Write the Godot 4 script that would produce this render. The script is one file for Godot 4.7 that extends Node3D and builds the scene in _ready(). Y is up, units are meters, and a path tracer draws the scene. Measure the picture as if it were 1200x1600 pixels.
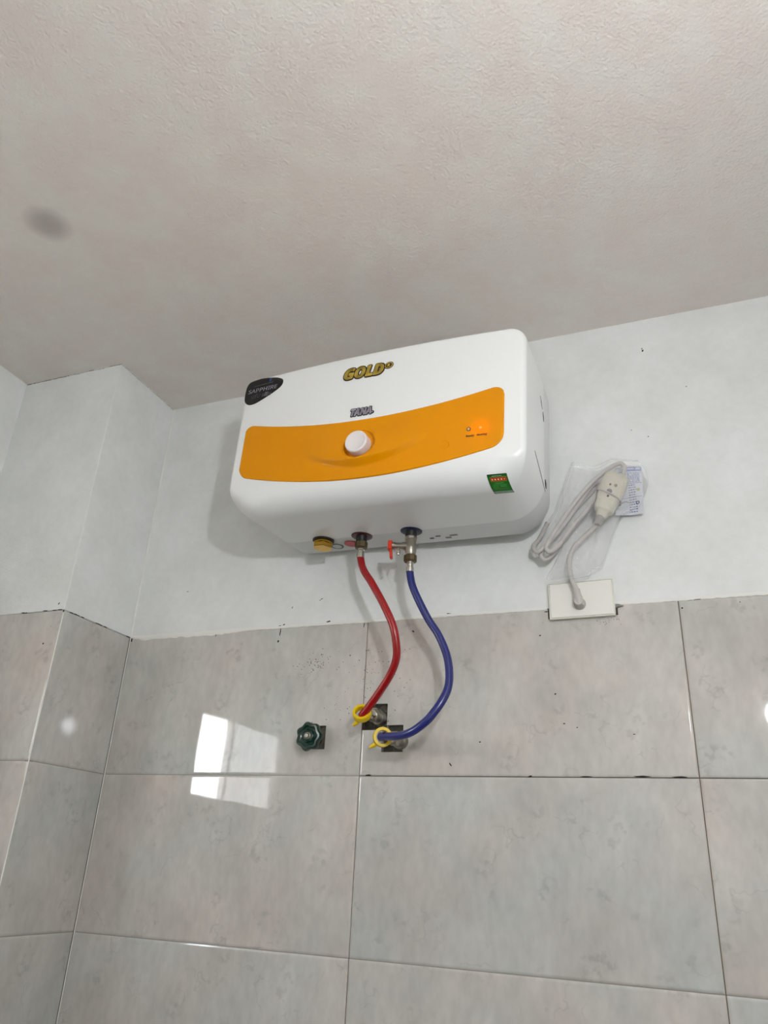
extends Node3D

# ---------------------------------------------------------------- mesh builder
class MB:
	var v := PackedVector3Array()
	var n := PackedVector3Array()
	var t := PackedVector2Array()
	var ix := PackedInt32Array()

	func vert(p: Vector3, nm: Vector3, uv := Vector2.ZERO) -> int:
		v.append(p); n.append(nm); t.append(uv)
		return v.size() - 1

	func tri(a: int, b: int, c: int) -> void:      # given counter-clockwise from outside
		ix.append(a); ix.append(c); ix.append(b)

	func quad(a: Vector3, b: Vector3, c: Vector3, d: Vector3, uvs := PackedVector2Array()) -> void:
		var nm := (b - a).cross(c - a).normalized()
		var u := uvs if uvs.size() == 4 else PackedVector2Array([Vector2(0, 1), Vector2(1, 1), Vector2(1, 0), Vector2(0, 0)])
		var i := vert(a, nm, u[0]); vert(b, nm, u[1]); vert(c, nm, u[2]); vert(d, nm, u[3])
		tri(i, i + 1, i + 2); tri(i, i + 2, i + 3)

	func flat(a: Vector3, b: Vector3, c: Vector3) -> void:
		var nm := (b - a).cross(c - a).normalized()
		var i := vert(a, nm); vert(b, nm); vert(c, nm)
		tri(i, i + 1, i + 2)

	# rows of equal length; outside is where (along the row) x (from row to row) points
	func grid(rows: Array, loop := false, uvs: Array = []) -> void:
		var nr := rows.size()
		var nc: int = rows[0].size()
		var first := v.size()
		for r in nr:
			for c in nc:
				var cm := c - 1
				var cp := c + 1
				if loop:
					cm = (c - 1 + nc) % nc
					cp = (c + 1) % nc
				else:
					cm = maxi(cm, 0)
					cp = mini(cp, nc - 1)
				var du: Vector3 = rows[r][cp] - rows[r][cm]
				var dv: Vector3 = rows[mini(r + 1, nr - 1)][c] - rows[maxi(r - 1, 0)][c]
				var nm := du.cross(dv)
				if nm.length_squared() < 1e-18:
					if r == 0 and nr > 2:
						nm = (rows[1][cp] - rows[1][cm]).cross(rows[1][c] - rows[0][c])
					elif nr > 2:
						nm = (rows[nr - 2][cp] - rows[nr - 2][cm]).cross(rows[nr - 1][c] - rows[nr - 2][c])
				vert(rows[r][c], nm.normalized(), uvs[r][c] if uvs.size() else Vector2(float(c) / nc, float(r) / nr))
		for r in nr - 1:
			for c in (nc if loop else nc - 1):
				var c2 := (c + 1) % nc
				var a := first + r * nc + c
				var b := first + r * nc + c2
				tri(a, b, b + nc); tri(a, b + nc, a + nc)

	func tube(path: PackedVector3Array, rad, segs := 12, caps := true) -> void:
		var rows := []
		var up := Vector3.UP
		for i in path.size():
			var d := (path[mini(i + 1, path.size() - 1)] - path[maxi(i - 1, 0)]).normalized()
			if i == 0:
				up = Vector3.RIGHT if absf(d.y) > 0.9 else Vector3.UP
			var side := d.cross(up).normalized()
			up = side.cross(d).normalized()
			var r: float = rad[i] if rad is Array or rad is PackedFloat32Array else rad
			var row := PackedVector3Array()
			for k in segs:
				var a := TAU * k / segs
				row.append(path[i] + (up * cos(a) - side * sin(a)) * r * -1.0)
			rows.append(row)
		grid(rows, true)
		if caps:
			for e in 2:
				var row: PackedVector3Array = rows[0] if e == 0 else rows[rows.size() - 1]
				var c: Vector3 = path[0] if e == 0 else path[path.size() - 1]
				for k in segs:
					if e == 0:
						flat(c, row[(k + 1) % segs], row[k])
					else:
						flat(c, row[k], row[(k + 1) % segs])

	# profile: points (radius, height), bottom to top gives outward faces; turned about local y of xf
	func lathe(prof: Array, segs := 24, xf := Transform3D(), lobes := 0, depth := 0.0) -> void:
		for k in prof.size() - 1:
			var p: Vector2 = prof[k]
			var q: Vector2 = prof[k + 1]
			if p.is_equal_approx(q):
				continue
			var d := (q - p).normalized()
			var nm0 := Vector2(d.y, -d.x)
			var nA := nm0
			var nB := nm0
			if k > 0:
				var e: Vector2 = (p - prof[k - 1]).normalized()
				if e.dot(d) > 0.75:
					nA = (nm0 + Vector2(e.y, -e.x)).normalized()
			if k < prof.size() - 2:
				var e: Vector2 = (prof[k + 2] - q).normalized()
				if e.dot(d) > 0.75:
					nB = (nm0 + Vector2(e.y, -e.x)).normalized()
			var first := v.size()
			for s in segs + 1:
				var a := TAU * s / segs
				var w := 1.0 + depth * cos(a * lobes)
				var c := Vector3(cos(a), 0, sin(a))
				vert(xf * (c * p.x * w + Vector3.UP * p.y), (xf.basis * (c * nA.x + Vector3.UP * nA.y)).normalized())
				vert(xf * (c * q.x * w + Vector3.UP * q.y), (xf.basis * (c * nB.x + Vector3.UP * nB.y)).normalized())
			for s in segs:
				var i := first + s * 2
				tri(i, i + 1, i + 3); tri(i, i + 3, i + 2)

	# box with chamfered edges
	func box(lo: Vector3, hi: Vector3, b := 0.001, xf := Transform3D()) -> void:
		var c := (lo + hi) / 2.0
		var h := (hi - lo) / 2.0
		b = minf(b, minf(h.x, minf(h.y, h.z)) * 0.9)
		var pt := func(s: Vector3, ax: int) -> Vector3:   # corner s (signs), vertex lying on the face across axis ax
			var r := s * (h - Vector3.ONE * b)
			r[ax] = s[ax] * h[ax]
			return xf * (c + r)
		for ax in 3:
			var u := (ax + 1) % 3
			var w := (ax + 2) % 3
			for sg in [-1.0, 1.0]:
				var q := []
				for e in [[-1, -1], [1, -1], [1, 1], [-1, 1]]:
					var s := Vector3.ZERO
					s[ax] = sg; s[u] = e[0] * sg; s[w] = e[1]
					q.append(pt.call(s, ax))
				quad(q[0], q[1], q[2], q[3])
			# the four edges along axis ax
			for s1 in [-1.0, 1.0]:
				for s2 in [-1.0, 1.0]:
					var s := Vector3.ZERO
					s[u] = s1; s[w] = s2
					s[ax] = -1.0
					var a: Vector3 = pt.call(s, u)
					var a2: Vector3 = pt.call(s, w)
					s[ax] = 1.0
					var d: Vector3 = pt.call(s, u)
					var d2: Vector3 = pt.call(s, w)
					if s1 * s2 > 0:
						quad(a, a2, d2, d)
					else:
						quad(a2, a, d, d2)
		for sx in [-1.0, 1.0]:
			for sy in [-1.0, 1.0]:
				for sz in [-1.0, 1.0]:
					var s := Vector3(sx, sy, sz)
					if sx * sy * sz > 0:
						flat(pt.call(s, 0), pt.call(s, 1), pt.call(s, 2))
					else:
						flat(pt.call(s, 0), pt.call(s, 2), pt.call(s, 1))

	# regular prism (nuts): sides across local y, with a chamfer
	func nut(r: float, y0: float, y1: float, sides := 6, xf := Transform3D(), ch := 0.0015) -> void:
		var ring := func(rr: float, y: float, k: int) -> Vector3:
			var a := TAU * k / sides
			return xf * Vector3(cos(a) * rr, y, sin(a) * rr)
		for k in sides:
			var l := [[r - ch, y0], [r, y0 + ch], [r, y1 - ch], [r - ch, y1]]
			for j in 3:
				quad(ring.call(l[j][0], l[j][1], k + 1), ring.call(l[j][0], l[j][1], k), ring.call(l[j + 1][0], l[j + 1][1], k), ring.call(l[j + 1][0], l[j + 1][1], k + 1))
			flat(xf * Vector3(0, y0, 0), ring.call(r - ch, y0, k), ring.call(r - ch, y0, k + 1))
			flat(xf * Vector3(0, y1, 0), ring.call(r - ch, y1, k + 1), ring.call(r - ch, y1, k))

	# letters fitted into a box w x h centred on the origin, each vertex sent through put(Vector3)
	func letters(word: String, w: float, h: float, depth: float, put: Callable, bold := true, slant := 0.0, fatten := 0.0) -> void:
		var f := SystemFont.new()
		f.font_names = PackedStringArray(["Droid Sans"])
		f.font_weight = 700 if bold else 400
		var tm := TextMesh.new()
		tm.font = f
		tm.text = word
		tm.font_size = 64
		tm.pixel_size = 0.01
		tm.depth = 0.1
		tm.curve_step = 1.0
		var ar := tm.get_mesh_arrays()
		var vs: PackedVector3Array = ar[Mesh.ARRAY_VERTEX]
		var ns: PackedVector3Array = ar[Mesh.ARRAY_NORMAL]
		var idx: PackedInt32Array = ar[Mesh.ARRAY_INDEX] if ar[Mesh.ARRAY_INDEX] != null else PackedInt32Array(range(vs.size()))
		var bb := AABB(vs[0], Vector3.ZERO)
		for p in vs:
			bb = bb.expand(p)
		var offs := [Vector3.ZERO]
		if fatten > 0.0:
			for k in 12:
				offs.append(Vector3(cos(TAU * k / 12), sin(TAU * k / 12), 0) * fatten)
		var c := bb.get_center()
		for o in offs:
			var first := v.size()
			for i in vs.size():
				var p := (vs[i] - c) / Vector3(bb.size.x, bb.size.y, bb.size.z) * Vector3(w, h, depth)
				p.x += p.y * slant
				vert(put.call(p + o), ns[i])
			for i in idx:
				ix.append(first + i)

	func mesh() -> ArrayMesh:
		var a := []
		a.resize(Mesh.ARRAY_MAX)
		a[Mesh.ARRAY_VERTEX] = v
		a[Mesh.ARRAY_NORMAL] = n
		a[Mesh.ARRAY_TEX_UV] = t
		a[Mesh.ARRAY_INDEX] = ix
		var m := ArrayMesh.new()
		m.add_surface_from_arrays(Mesh.PRIMITIVE_TRIANGLES, a)
		return m

# ---------------------------------------------------------------- nodes
var taken := {}
func numbered(called: String) -> String:
	taken[called] = taken.get(called, -1) + 1
	return called if taken[called] == 0 else "%s_%03d" % [called, taken[called]]

func tag(o: Node3D, label: String, category: String, group := "") -> Node3D:
	o.set_meta("label", label)
	o.set_meta("category", category)
	if group:
		o.set_meta("group", group)
	return o

func thing(called: String, label: String, category: String, at := Vector3.ZERO) -> Node3D:
	var o := Node3D.new()
	o.name = numbered(called)
	add_child(o)
	o.position = at
	return tag(o, label, category)

func part(called: String, m: MB, material: Material, parent: Node = self) -> MeshInstance3D:
	var o := MeshInstance3D.new()
	o.name = called
	o.mesh = m.mesh()
	o.material_override = material
	parent.add_child(o, true)
	return o

func struct(called: String, m: MB, material: Material, label: String, category: String) -> MeshInstance3D:
	var o := part(called, m, material)
	o.set_meta("kind", "structure")
	tag(o, label, category)
	return o

# ---------------------------------------------------------------- materials
func c8(r: float, g: float, b: float, a := 255.0) -> Color:
	return Color(r / 255.0, g / 255.0, b / 255.0, a / 255.0)

func mat(c: Color, rough := 0.5, metal := 0.0, spec := 0.5) -> StandardMaterial3D:
	var m := StandardMaterial3D.new()
	m.albedo_color = c
	m.roughness = rough
	m.metallic = metal
	m.metallic_specular = spec
	return m

func noise_bytes(size: int, freq: float, octaves: int, seed_: int, seamless := true) -> PackedByteArray:
	var f := FastNoiseLite.new()
	f.seed = seed_
	f.frequency = freq
	f.noise_type = FastNoiseLite.TYPE_SIMPLEX_SMOOTH
	f.fractal_octaves = octaves
	f.fractal_type = FastNoiseLite.FRACTAL_FBM
	var im := f.get_seamless_image(size, size, false, false, 0.15, false) if seamless else f.get_image(size, size, false, false, false)
	im.convert(Image.FORMAT_L8)
	return im.get_data()

func paint_texture(size: int, layers: Array, lo: Color, hi: Color) -> ImageTexture:
	var im := Image.create(size, size, false, Image.FORMAT_RGB8)
	var data := PackedByteArray()
	data.resize(size * size * 3)
	var src := []
	for l in layers:
		src.append(noise_bytes(size, l[0], l[1], l[2]))
	for i in size * size:
		var s := 0.0
		for k in layers.size():
			s += (src[k][i] / 255.0 - 0.5) * layers[k][3]
		s = clampf(s + 0.5, 0.0, 1.0)
		data[i * 3] = int(lerpf(lo.r, hi.r, s) * 255.0)
		data[i * 3 + 1] = int(lerpf(lo.g, hi.g, s) * 255.0)
		data[i * 3 + 2] = int(lerpf(lo.b, hi.b, s) * 255.0)
	im.set_data(size, size, false, Image.FORMAT_RGB8, data)
	return ImageTexture.create_from_image(im)

func height_texture(size: int, layers: Array) -> ImageTexture:
	return paint_texture(size, layers, Color.BLACK, Color.WHITE)

# plaster: soft tonal patches and a relief; scale = repeats per metre
func plaster(tint: Color, albedo: Texture2D, relief: Texture2D, scale: float, height_cm: float) -> StandardMaterial3D:
	var m := mat(tint, 0.72, 0.0, 0.35)
	m.albedo_texture = albedo
	m.heightmap_enabled = true
	m.heightmap_texture = relief
	m.heightmap_scale = height_cm
	m.uv1_triplanar = true
	m.uv1_world_triplanar = true
	m.uv1_scale = Vector3.ONE * scale
	return m

# printed marble glaze of the wall tiles: clouds, upright streaks, fine veins
func marble() -> ImageTexture:
	var S := 1024
	var big := noise_bytes(S, 0.0042, 4, 11, false)
	var med := noise_bytes(S, 0.013, 4, 12, false)
	var fine := noise_bytes(S, 0.06, 3, 13, false)
	var hue := noise_bytes(S, 0.005, 3, 14, false)
	var vein := noise_bytes(S, 0.0065, 5, 15, false)
	var mask := noise_bytes(S, 0.009, 2, 16, false)
	var data := PackedByteArray()
	data.resize(S * S * 3)
	for y in S:
		for x in S:
			var i := y * S + x
			var ys: int = (y / 2 + 256) * S + x           # stretched upright
			var b := (big[i] - 128) / 255.0
			var m := (med[ys] - 128) / 255.0
			var f := (fine[ys] - 128) / 255.0
			var h := clampf((hue[i] - 128) / 255.0 * 1.6 + 0.5, 0.0, 1.0)
			var k := 1.0 + b * 0.10 + m * 0.10 + f * 0.07
			var d := absf(vein[i] - 128.0)
			var mk := clampf((mask[i] - 132.0) / 40.0, 0.0, 1.0)
			if d < 3.0:
				k -= 0.065 * mk * (1.0 - d / 3.0)
			var dark := clampf((med[i] - 158.0) / 40.0, 0.0, 1.0) * clampf((fine[i] - 120.0) / 50.0, 0.0, 1.0)
			k -= dark * 0.07
			data[i * 3] = int(clampf(lerpf(0.775, 0.798, h) * k, 0.0, 1.0) * 255.0)
			data[i * 3 + 1] = int(clampf(lerpf(0.782, 0.774, h) * k, 0.0, 1.0) * 255.0)
			data[i * 3 + 2] = int(clampf(lerpf(0.772, 0.756, h) * k, 0.0, 1.0) * 255.0)
	var im := Image.create_from_data(S, S, false, Image.FORMAT_RGB8, data)
	return ImageTexture.create_from_image(im)

var tile_mats := []
var rng := RandomNumberGenerator.new()

# one glazed tile with eased edges; f = frame (x along, y up, z out of the wall), holes = rects cut out of it
func tile(parent: Node, f: Transform3D, u0: float, u1: float, v0: float, v1: float, holes: Array = [], variant := -1) -> void:
	var g := 0.0008
	var a := Vector2(u0 + g, v0 + g)
	var b := Vector2(u1 - g, v1 - g)
	var us := [a.x, a.x + 0.0008, a.x + 0.002, a.x + 0.0045, b.x - 0.0045, b.x - 0.002, b.x - 0.0008, b.x]
	var vs := [a.y, a.y + 0.0008, a.y + 0.002, a.y + 0.0045, b.y - 0.0045, b.y - 0.002, b.y - 0.0008, b.y]
	for h in holes:
		for q in [h.position.x, h.end.x]:
			if q > a.x + 0.005 and q < b.x - 0.005: us.append(q)
		for q in [h.position.y, h.end.y]:
			if q > a.y + 0.005 and q < b.y - 0.005: vs.append(q)
	us.sort(); vs.sort()
	var off := Vector2(rng.randf() * 0.48, rng.randf() * 0.72)
	var ht := func(u: float, w: float) -> float:
		var d := minf(minf(u - a.x, b.x - u), minf(w - a.y, b.y - w))
		var q := 1.0 - clampf(d / 0.0045, 0.0, 1.0)
		return -0.0011 * q * q
	var m := MB.new()
	var first := 0
	for w in vs:
		for u in us:
			var e := 0.0004
			var nx: float = (ht.call(u + e, w) - ht.call(u - e, w)) / (2 * e)
			var ny: float = (ht.call(u, w + e) - ht.call(u, w - e)) / (2 * e)
			m.vert(f * Vector3(u, w, ht.call(u, w)), f.basis * Vector3(-nx, -ny, 1).normalized(), off + Vector2((u - u0), (v1 - w)) / 1.2)
	var nc := us.size()
	for j in vs.size() - 1:
		for i in nc - 1:
			var mid := Vector2(us[i] + us[i + 1], vs[j] + vs[j + 1]) / 2.0
			var cut := false
			for h in holes:
				if h.has_point(mid): cut = true
			if cut: continue
			var k := j * nc + i
			m.tri(k, k + 1, k + nc + 1); m.tri(k, k + nc + 1, k + nc)
	var dn := -0.0115
	var wall := func(p: Vector2, q: Vector2, z: float) -> void:   # solid on the left of p -> q
		m.quad(f * Vector3(q.x, q.y, z), f * Vector3(p.x, p.y, z), f * Vector3(p.x, p.y, dn), f * Vector3(q.x, q.y, dn))
	wall.call(a, Vector2(b.x, a.y), -0.0011)
	wall.call(Vector2(b.x, a.y), b, -0.0011)
	wall.call(b, Vector2(a.x, b.y), -0.0011)
	wall.call(Vector2(a.x, b.y), a, -0.0011)
	for h in holes:
		var p: Vector2 = h.position.clamp(a, b)
		var q: Vector2 = h.end.clamp(a, b)
		wall.call(Vector2(q.x, p.y), p, 0.0)
		wall.call(q, Vector2(q.x, p.y), 0.0)
		wall.call(Vector2(p.x, q.y), q, 0.0)
		wall.call(p, Vector2(p.x, q.y), 0.0)
	part("tile", m, M.floor_tile if variant == 9 else tile_mats[variant if variant >= 0 else rng.randi() % tile_mats.size()], parent)

# thin irregular blobs lying on a wall: spots = [x, y, half length, half width, turn]
func blobs(m: MB, f: Transform3D, spots: Array, thick := 0.0005) -> void:
	for s in spots:
		var k0 := rng.randf() * TAU
		var ring := PackedVector3Array()
		for i in 9:
			var a := TAU * i / 9
			var w := 1.0 + 0.35 * sin(a * 2.0 + k0) * sin(a * 3.0 + k0 * 2.0)
			var p := Vector2(cos(a) * s[2] * w, sin(a) * s[3] * w).rotated(s[4])
			ring.append(f * Vector3(s[0] + p.x, s[1] + p.y, 0.0001))
		var top := f * Vector3(s[0], s[1], thick)
		var nm := f.basis.z
		var c := m.vert(top, nm)
		for i in 9:
			m.vert(ring[i], nm)
		for i in 9:
			m.tri(c, c + 1 + i, c + 1 + (i + 1) % 9)

func smooth_path(pts: Array, per := 8) -> PackedVector3Array:
	var cv := Curve3D.new()
	for i in pts.size():
		var d: Vector3 = (pts[mini(i + 1, pts.size() - 1)] - pts[maxi(i - 1, 0)]) / 6.0
		cv.add_point(pts[i], -d, d)
	var out := PackedVector3Array()
	for i in pts.size() - 1:
		for k in per:
			out.append(cv.sample(i, float(k) / per))
	out.append(pts[pts.size() - 1])
	return out

# y axis of a lathe turned towards d
func aim(at: Vector3, d: Vector3) -> Transform3D:
	var y := d.normalized()
	var x := (Vector3.RIGHT if absf(y.x) < 0.8 else Vector3.FORWARD).cross(y).normalized()
	return Transform3D(Basis(x, y, x.cross(y)), at)

# ================================================================ the scene
const CEIL := 0.9295
const FLOOR := -1.797
const TOP := 0.303          # upper edge of the tiling
const LEFT := -0.9
const RIGHT := 1.06
const FRONT := 2.4
const PIL := 0.217          # how far the pilaster stands out

func _ready() -> void:
	rng.seed = 77
	# ---- camera
	var cam := Camera3D.new()
	cam.name = "camera"
	add_child(cam)
	cam.position = Vector3(0.6015, -0.1555, 1.3960)
	cam.rotation = Vector3(0.4361, 0.3927, 0.0515)
	cam.fov = 67.76
	cam.near = 0.05
	cam.current = true
	# ---- sky outside the little window, exposure
	var env := Environment.new()
	env.background_mode = Environment.BG_SKY
	var sm := ProceduralSkyMaterial.new()
	sm.sky_top_color = c8(205, 215, 228)
	sm.sky_horizon_color = c8(248, 246, 242)
	sm.ground_horizon_color = c8(200, 198, 190)
	sm.ground_bottom_color = c8(120, 116, 108)
	env.sky = Sky.new()
	env.sky.sky_material = sm
	env.background_energy_multiplier = SKY_ENERGY
	env.tonemap_mode = Environment.TONE_MAPPER_LINEAR
	env.tonemap_exposure = EXPOSURE
	env.sdfgi_enabled = true
	env.ssao_enabled = true
	env.ssil_enabled = true
	var we := WorldEnvironment.new()
	we.name = "world_environment"
	we.environment = env
	add_child(we)

	materials()
	room()
	lamp()
	heater()
	hoses()
	wall_fittings()
	cord()

const SKY_ENERGY := 19.0
const EXPOSURE := 1.29
const LAMP_ENERGY := 0.33

var M := {}

func materials() -> void:
	var soft := paint_texture(512, [[0.008, 3, 21, 0.9], [0.05, 3, 22, 0.4]], c8(240, 240, 238), c8(255, 255, 255))
	var blot := paint_texture(512, [[0.006, 3, 23, 1.2], [0.03, 3, 24, 0.4]], c8(243, 236, 233), c8(246, 248, 244))
	var fine_relief := height_texture(1024, [[0.02, 5, 25, 0.9], [0.12, 2, 26, 0.35]])
	var lumpy_relief := height_texture(1024, [[0.015, 5, 27, 0.8], [0.06, 4, 28, 0.7]])
	M.paint = plaster(c8(243, 244, 242), soft, fine_relief, 1.6, 0.05)
	M.ceiling = plaster(c8(244, 239, 234), blot, lumpy_relief, 2.2, 0.14)
	M.mortar = plaster(c8(88, 86, 76), soft, lumpy_relief, 6.0, 0.3)
	var mt := marble()
	var wavy := height_texture(512, [[0.012, 2, 29, 1.0]])
	for k in 4:
		var m := mat([c8(255, 253, 249), c8(248, 247, 244), c8(255, 251, 246), c8(250, 249, 245)][k], 0.035, 0.0, 0.58)
		m.albedo_texture = mt
		m.heightmap_enabled = true
		m.heightmap_texture = wavy
		m.heightmap_scale = 0.02
		tile_mats.append(m)
	M.floor_tile = mat(c8(66, 60, 56), 0.35)
	M.grout = mat(c8(150, 146, 136), 0.9)
	M.grout_dark = mat(c8(92, 84, 74), 0.9)
	M.grout_brown = mat(c8(122, 104, 84), 0.9)
	M.caulk = mat(c8(240, 238, 232), 0.6)
	M.mould = mat(c8(40, 33, 28), 0.9)
	M.rust = mat(c8(120, 92, 66), 0.9)
	M.smudge = mat(c8(176, 172, 168), 0.8)
	var gr := Gradient.new()
	gr.set_color(0, Color(1, 1, 1, 0.34))
	gr.set_color(1, Color(1, 1, 1, 0.0))
	gr.add_point(0.45, Color(1, 1, 1, 0.28))
	var gt := GradientTexture2D.new()
	gt.gradient = gr
	gt.fill = GradientTexture2D.FILL_RADIAL
	gt.fill_from = Vector2(0.5, 0.5)
	gt.fill_to = Vector2(1.0, 0.5)
	M.smudge.albedo_texture = gt
	M.smudge.transparency = BaseMaterial3D.TRANSPARENCY_ALPHA
	M.shell = mat(c8(246, 247, 245), 0.28, 0.0, 0.5)
	M.shell.clearcoat_enabled = true
	M.shell.clearcoat = 0.2
	M.shell.clearcoat_roughness = 0.25
	M.back = mat(c8(226, 227, 225), 0.4)
	M.orange = mat(c8(233, 150, 0), 0.22, 0.0, 0.35)
	M.white_plastic = mat(c8(240, 232, 230), 0.3)
	M.black = mat(c8(14, 16, 20), 0.15)
	M.rubber = mat(c8(22, 21, 22), 0.5)
	M.gold = mat(c8(224, 192, 84), 0.35, 0.15)
	M.silver_print = mat(c8(222, 215, 228), 0.4)
	M.grey_print = mat(c8(120, 124, 130), 0.4)
	M.ink = mat(c8(60, 24, 6), 0.5)
	M.brass = mat(c8(206, 164, 70), 0.22, 1.0)
	M.old_brass = mat(c8(112, 98, 74), 0.38, 0.9)
	M.chrome = mat(c8(206, 202, 194), 0.2, 1.0)
	M.nickel = mat(c8(178, 172, 160), 0.3, 1.0)
	M.red_flange = mat(c8(70, 22, 26), 0.4)
	M.blue_flange = mat(c8(18, 22, 58), 0.4)
	M.red_hose = mat(c8(158, 14, 20), 0.25, 0.0, 0.6)
	M.blue_hose = mat(c8(32, 40, 114), 0.25, 0.0, 0.6)
	M.yellow = mat(c8(232, 196, 8), 0.4)
	M.lever = mat(c8(214, 52, 22), 0.4)
	M.green = mat(c8(8, 46, 36), 0.22, 0.0, 0.6)
	M.pvc = mat(c8(196, 190, 185), 0.4)
	M.beige = mat(c8(206, 200, 182), 0.4)
	M.plate = mat(c8(240, 238, 229), 0.45)
	M.steel = mat(c8(150, 146, 138), 0.35, 1.0)
	var film := mat(Color(0.95, 0.95, 0.95, 0.13), 0.045)
	film.transparency = BaseMaterial3D.TRANSPARENCY_ALPHA
	film.cull_mode = BaseMaterial3D.CULL_DISABLED
	M.film = film
	M.paper = mat(c8(222, 224, 232), 0.6)

# ---------------------------------------------------------------- room
func slab(lo: Vector3, hi: Vector3) -> MB:
	var m := MB.new()
	m.box(lo, hi, 0.0005)
	return m

func room() -> void:
	# the walls carry tiles up to TOP, plaster above
	var face := Transform3D()
	var wb := struct("wall_back", slab(Vector3(LEFT - 0.15, FLOOR - 0.1, -0.2), Vector3(RIGHT + 0.15, CEIL + 0.1, -0.0112)), M.mortar, "white painted wall tiled below that carries the water heater", "wall")
	part("plaster", slab(Vector3(-0.602, TOP, -0.012), Vector3(RIGHT + 0.02, CEIL + 0.02, 0.0)), M.paint, wb)
	var wc := struct("wall_corner", slab(Vector3(LEFT - 0.02, FLOOR - 0.02, -0.02), Vector3(-0.6112, CEIL + 0.02, PIL - 0.0112)), M.mortar, "square pilaster standing out in the left corner, painted above tiles", "wall")
	var pl := MB.new()
	pl.box(Vector3(LEFT - 0.01, TOP, -0.015), Vector3(-0.6, CEIL + 0.02, PIL), 0.0014)
	part("plaster", pl, M.paint, wc)
	var wl_m := MB.new()
	var wz := [0.73, 1.36]
	var wy := [0.035, 0.30]
	for s in [[-0.2, wz[0], FLOOR - 0.1, CEIL + 0.1], [wz[1], FRONT + 0.15, FLOOR - 0.1, CEIL + 0.1], [wz[0], wz[1], FLOOR - 0.1, wy[0]], [wz[0], wz[1], wy[1], CEIL + 0.1]]:
		wl_m.box(Vector3(LEFT - 0.05, s[2], s[0]), Vector3(LEFT, s[3], s[1]), 0.0002)
	var wl := struct("wall_left", wl_m, M.paint, "white side wall on the left with a small window", "wall")
	var wr := struct("wall_right", slab(Vector3(RIGHT, FLOOR - 0.1, -0.2), Vector3(RIGHT + 0.15, CEIL + 0.1, FRONT + 0.15)), M.paint, "white side wall on the right that carries the lamp", "wall")
	var wf := struct("wall_front", slab(Vector3(LEFT - 0.15, FLOOR - 0.1, FRONT), Vector3(RIGHT + 0.15, CEIL + 0.1, FRONT + 0.15)), M.paint, "plain white wall opposite the water heater", "wall")
	var ce := struct("ceiling", slab(Vector3(LEFT - 0.15, CEIL, -0.2), Vector3(RIGHT + 0.15, CEIL + 0.15, FRONT + 0.15)), M.ceiling, "rough white plastered ceiling above the water heater", "ceiling")
	var fl := struct("floor", slab(Vector3(LEFT - 0.15, FLOOR - 0.12, -0.2), Vector3(RIGHT + 0.15, FLOOR - 0.01, FRONT + 0.15)), M.grout, "grey tiled bathroom floor", "floor")
	# smudge on the ceiling
	var sp := MB.new()
	var q0 := Vector3(-0.44, CEIL - 0.0006, 0.633)
	sp.quad(q0 + Vector3(-0.05, 0, -0.05), q0 + Vector3(0.05, 0, -0.05), q0 + Vector3(0.05, 0, 0.05), q0 + Vector3(-0.05, 0, 0.05))
	part("smudge", sp, M.smudge, ce)

	# wall tiles, 60 x 30 cm
	var holes := [Rect2(-0.120, 0.049, 0.043, 0.045), Rect2(0.0, 0.084, 0.052, 0.050), Rect2(0.043, 0.043, 0.043, 0.050), Rect2(0.3685, 0.282, 0.1270, 0.03)]
	for r in 7:
		var v1 := TOP if r == 0 else -0.3 * (r - 1)
		var v0 := -0.3 * r if r < 6 else FLOOR
		for c in 3:
			var u0 := -0.6 + 0.6 * c
			var h := []
			for q in holes:
				if r == 0 and q.intersects(Rect2(u0, v0, 0.6, v1 - v0)): h.append(q)
			tile(wb, face, u0, minf(u0 + 0.6, RIGHT), v0, v1, h)
		tile(wc, Transform3D(Basis(Vector3(0, 0, -1), Vector3(0, 1, 0), Vector3(1, 0, 0)), Vector3(-0.6, 0, PIL)), 0.0, PIL, v0, v1, [], 1)
		tile(wc, Transform3D(Basis(), Vector3(0, 0, PIL)), LEFT, -0.6, v0, v1, [], 2)
	# grout in the joints, each its own line
	var gz := -0.0035
	for r in 6:
		var y := -0.3 * r
		for c in 3:
			var u0 := -0.6 + 0.6 * c
			var dark := (r == 0 and c >= 1)
			part("grout_line", slab(Vector3(u0 + 0.001, y - 0.0016, -0.0112), Vector3(minf(u0 + 0.6, RIGHT) - 0.001, y + 0.0016, gz + (0.0 if dark else 0.0022))), M.grout_dark if dark else M.grout, wb)
		part("grout_line", slab(Vector3(-0.6113, y - 0.0016, 0.0), Vector3(-0.6018, y + 0.0016, PIL)), M.grout, wc)
		part("grout_line", slab(Vector3(LEFT, y - 0.0016, PIL - 0.0113), Vector3(-0.6, y + 0.0016, PIL - 0.0018)), M.grout, wc)
	for c in 2:
		part("grout_line", slab(Vector3(0.6 * c - 0.0014, FLOOR, -0.0112), Vector3(0.6 * c + 0.0014, TOP, gz + 0.001)), M.grout_brown, wb)
	# white bead down the inner corner and along the outer tile corner
	var bead := MB.new()
	bead.box(Vector3(-0.6005, TOP, -0.003), Vector3(-0.5965, CEIL, 0.0030), 0.002)
	bead.box(Vector3(-0.6005, FLOOR, -0.003), Vector3(-0.5988, TOP, 0.0006), 0.0005)
	part("caulk", bead, M.caulk, wb)
	var edge := MB.new()
	edge.box(Vector3(-0.6022, FLOOR, PIL - 0.0022), Vector3(-0.6003, TOP, PIL - 0.0003), 0.0008)
	part("caulk", edge, M.caulk, wc)
	# ragged paint edge over the tile tops
	var wob := FastNoiseLite.new()
	wob.seed = 5
	wob.frequency = 9.0
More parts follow.
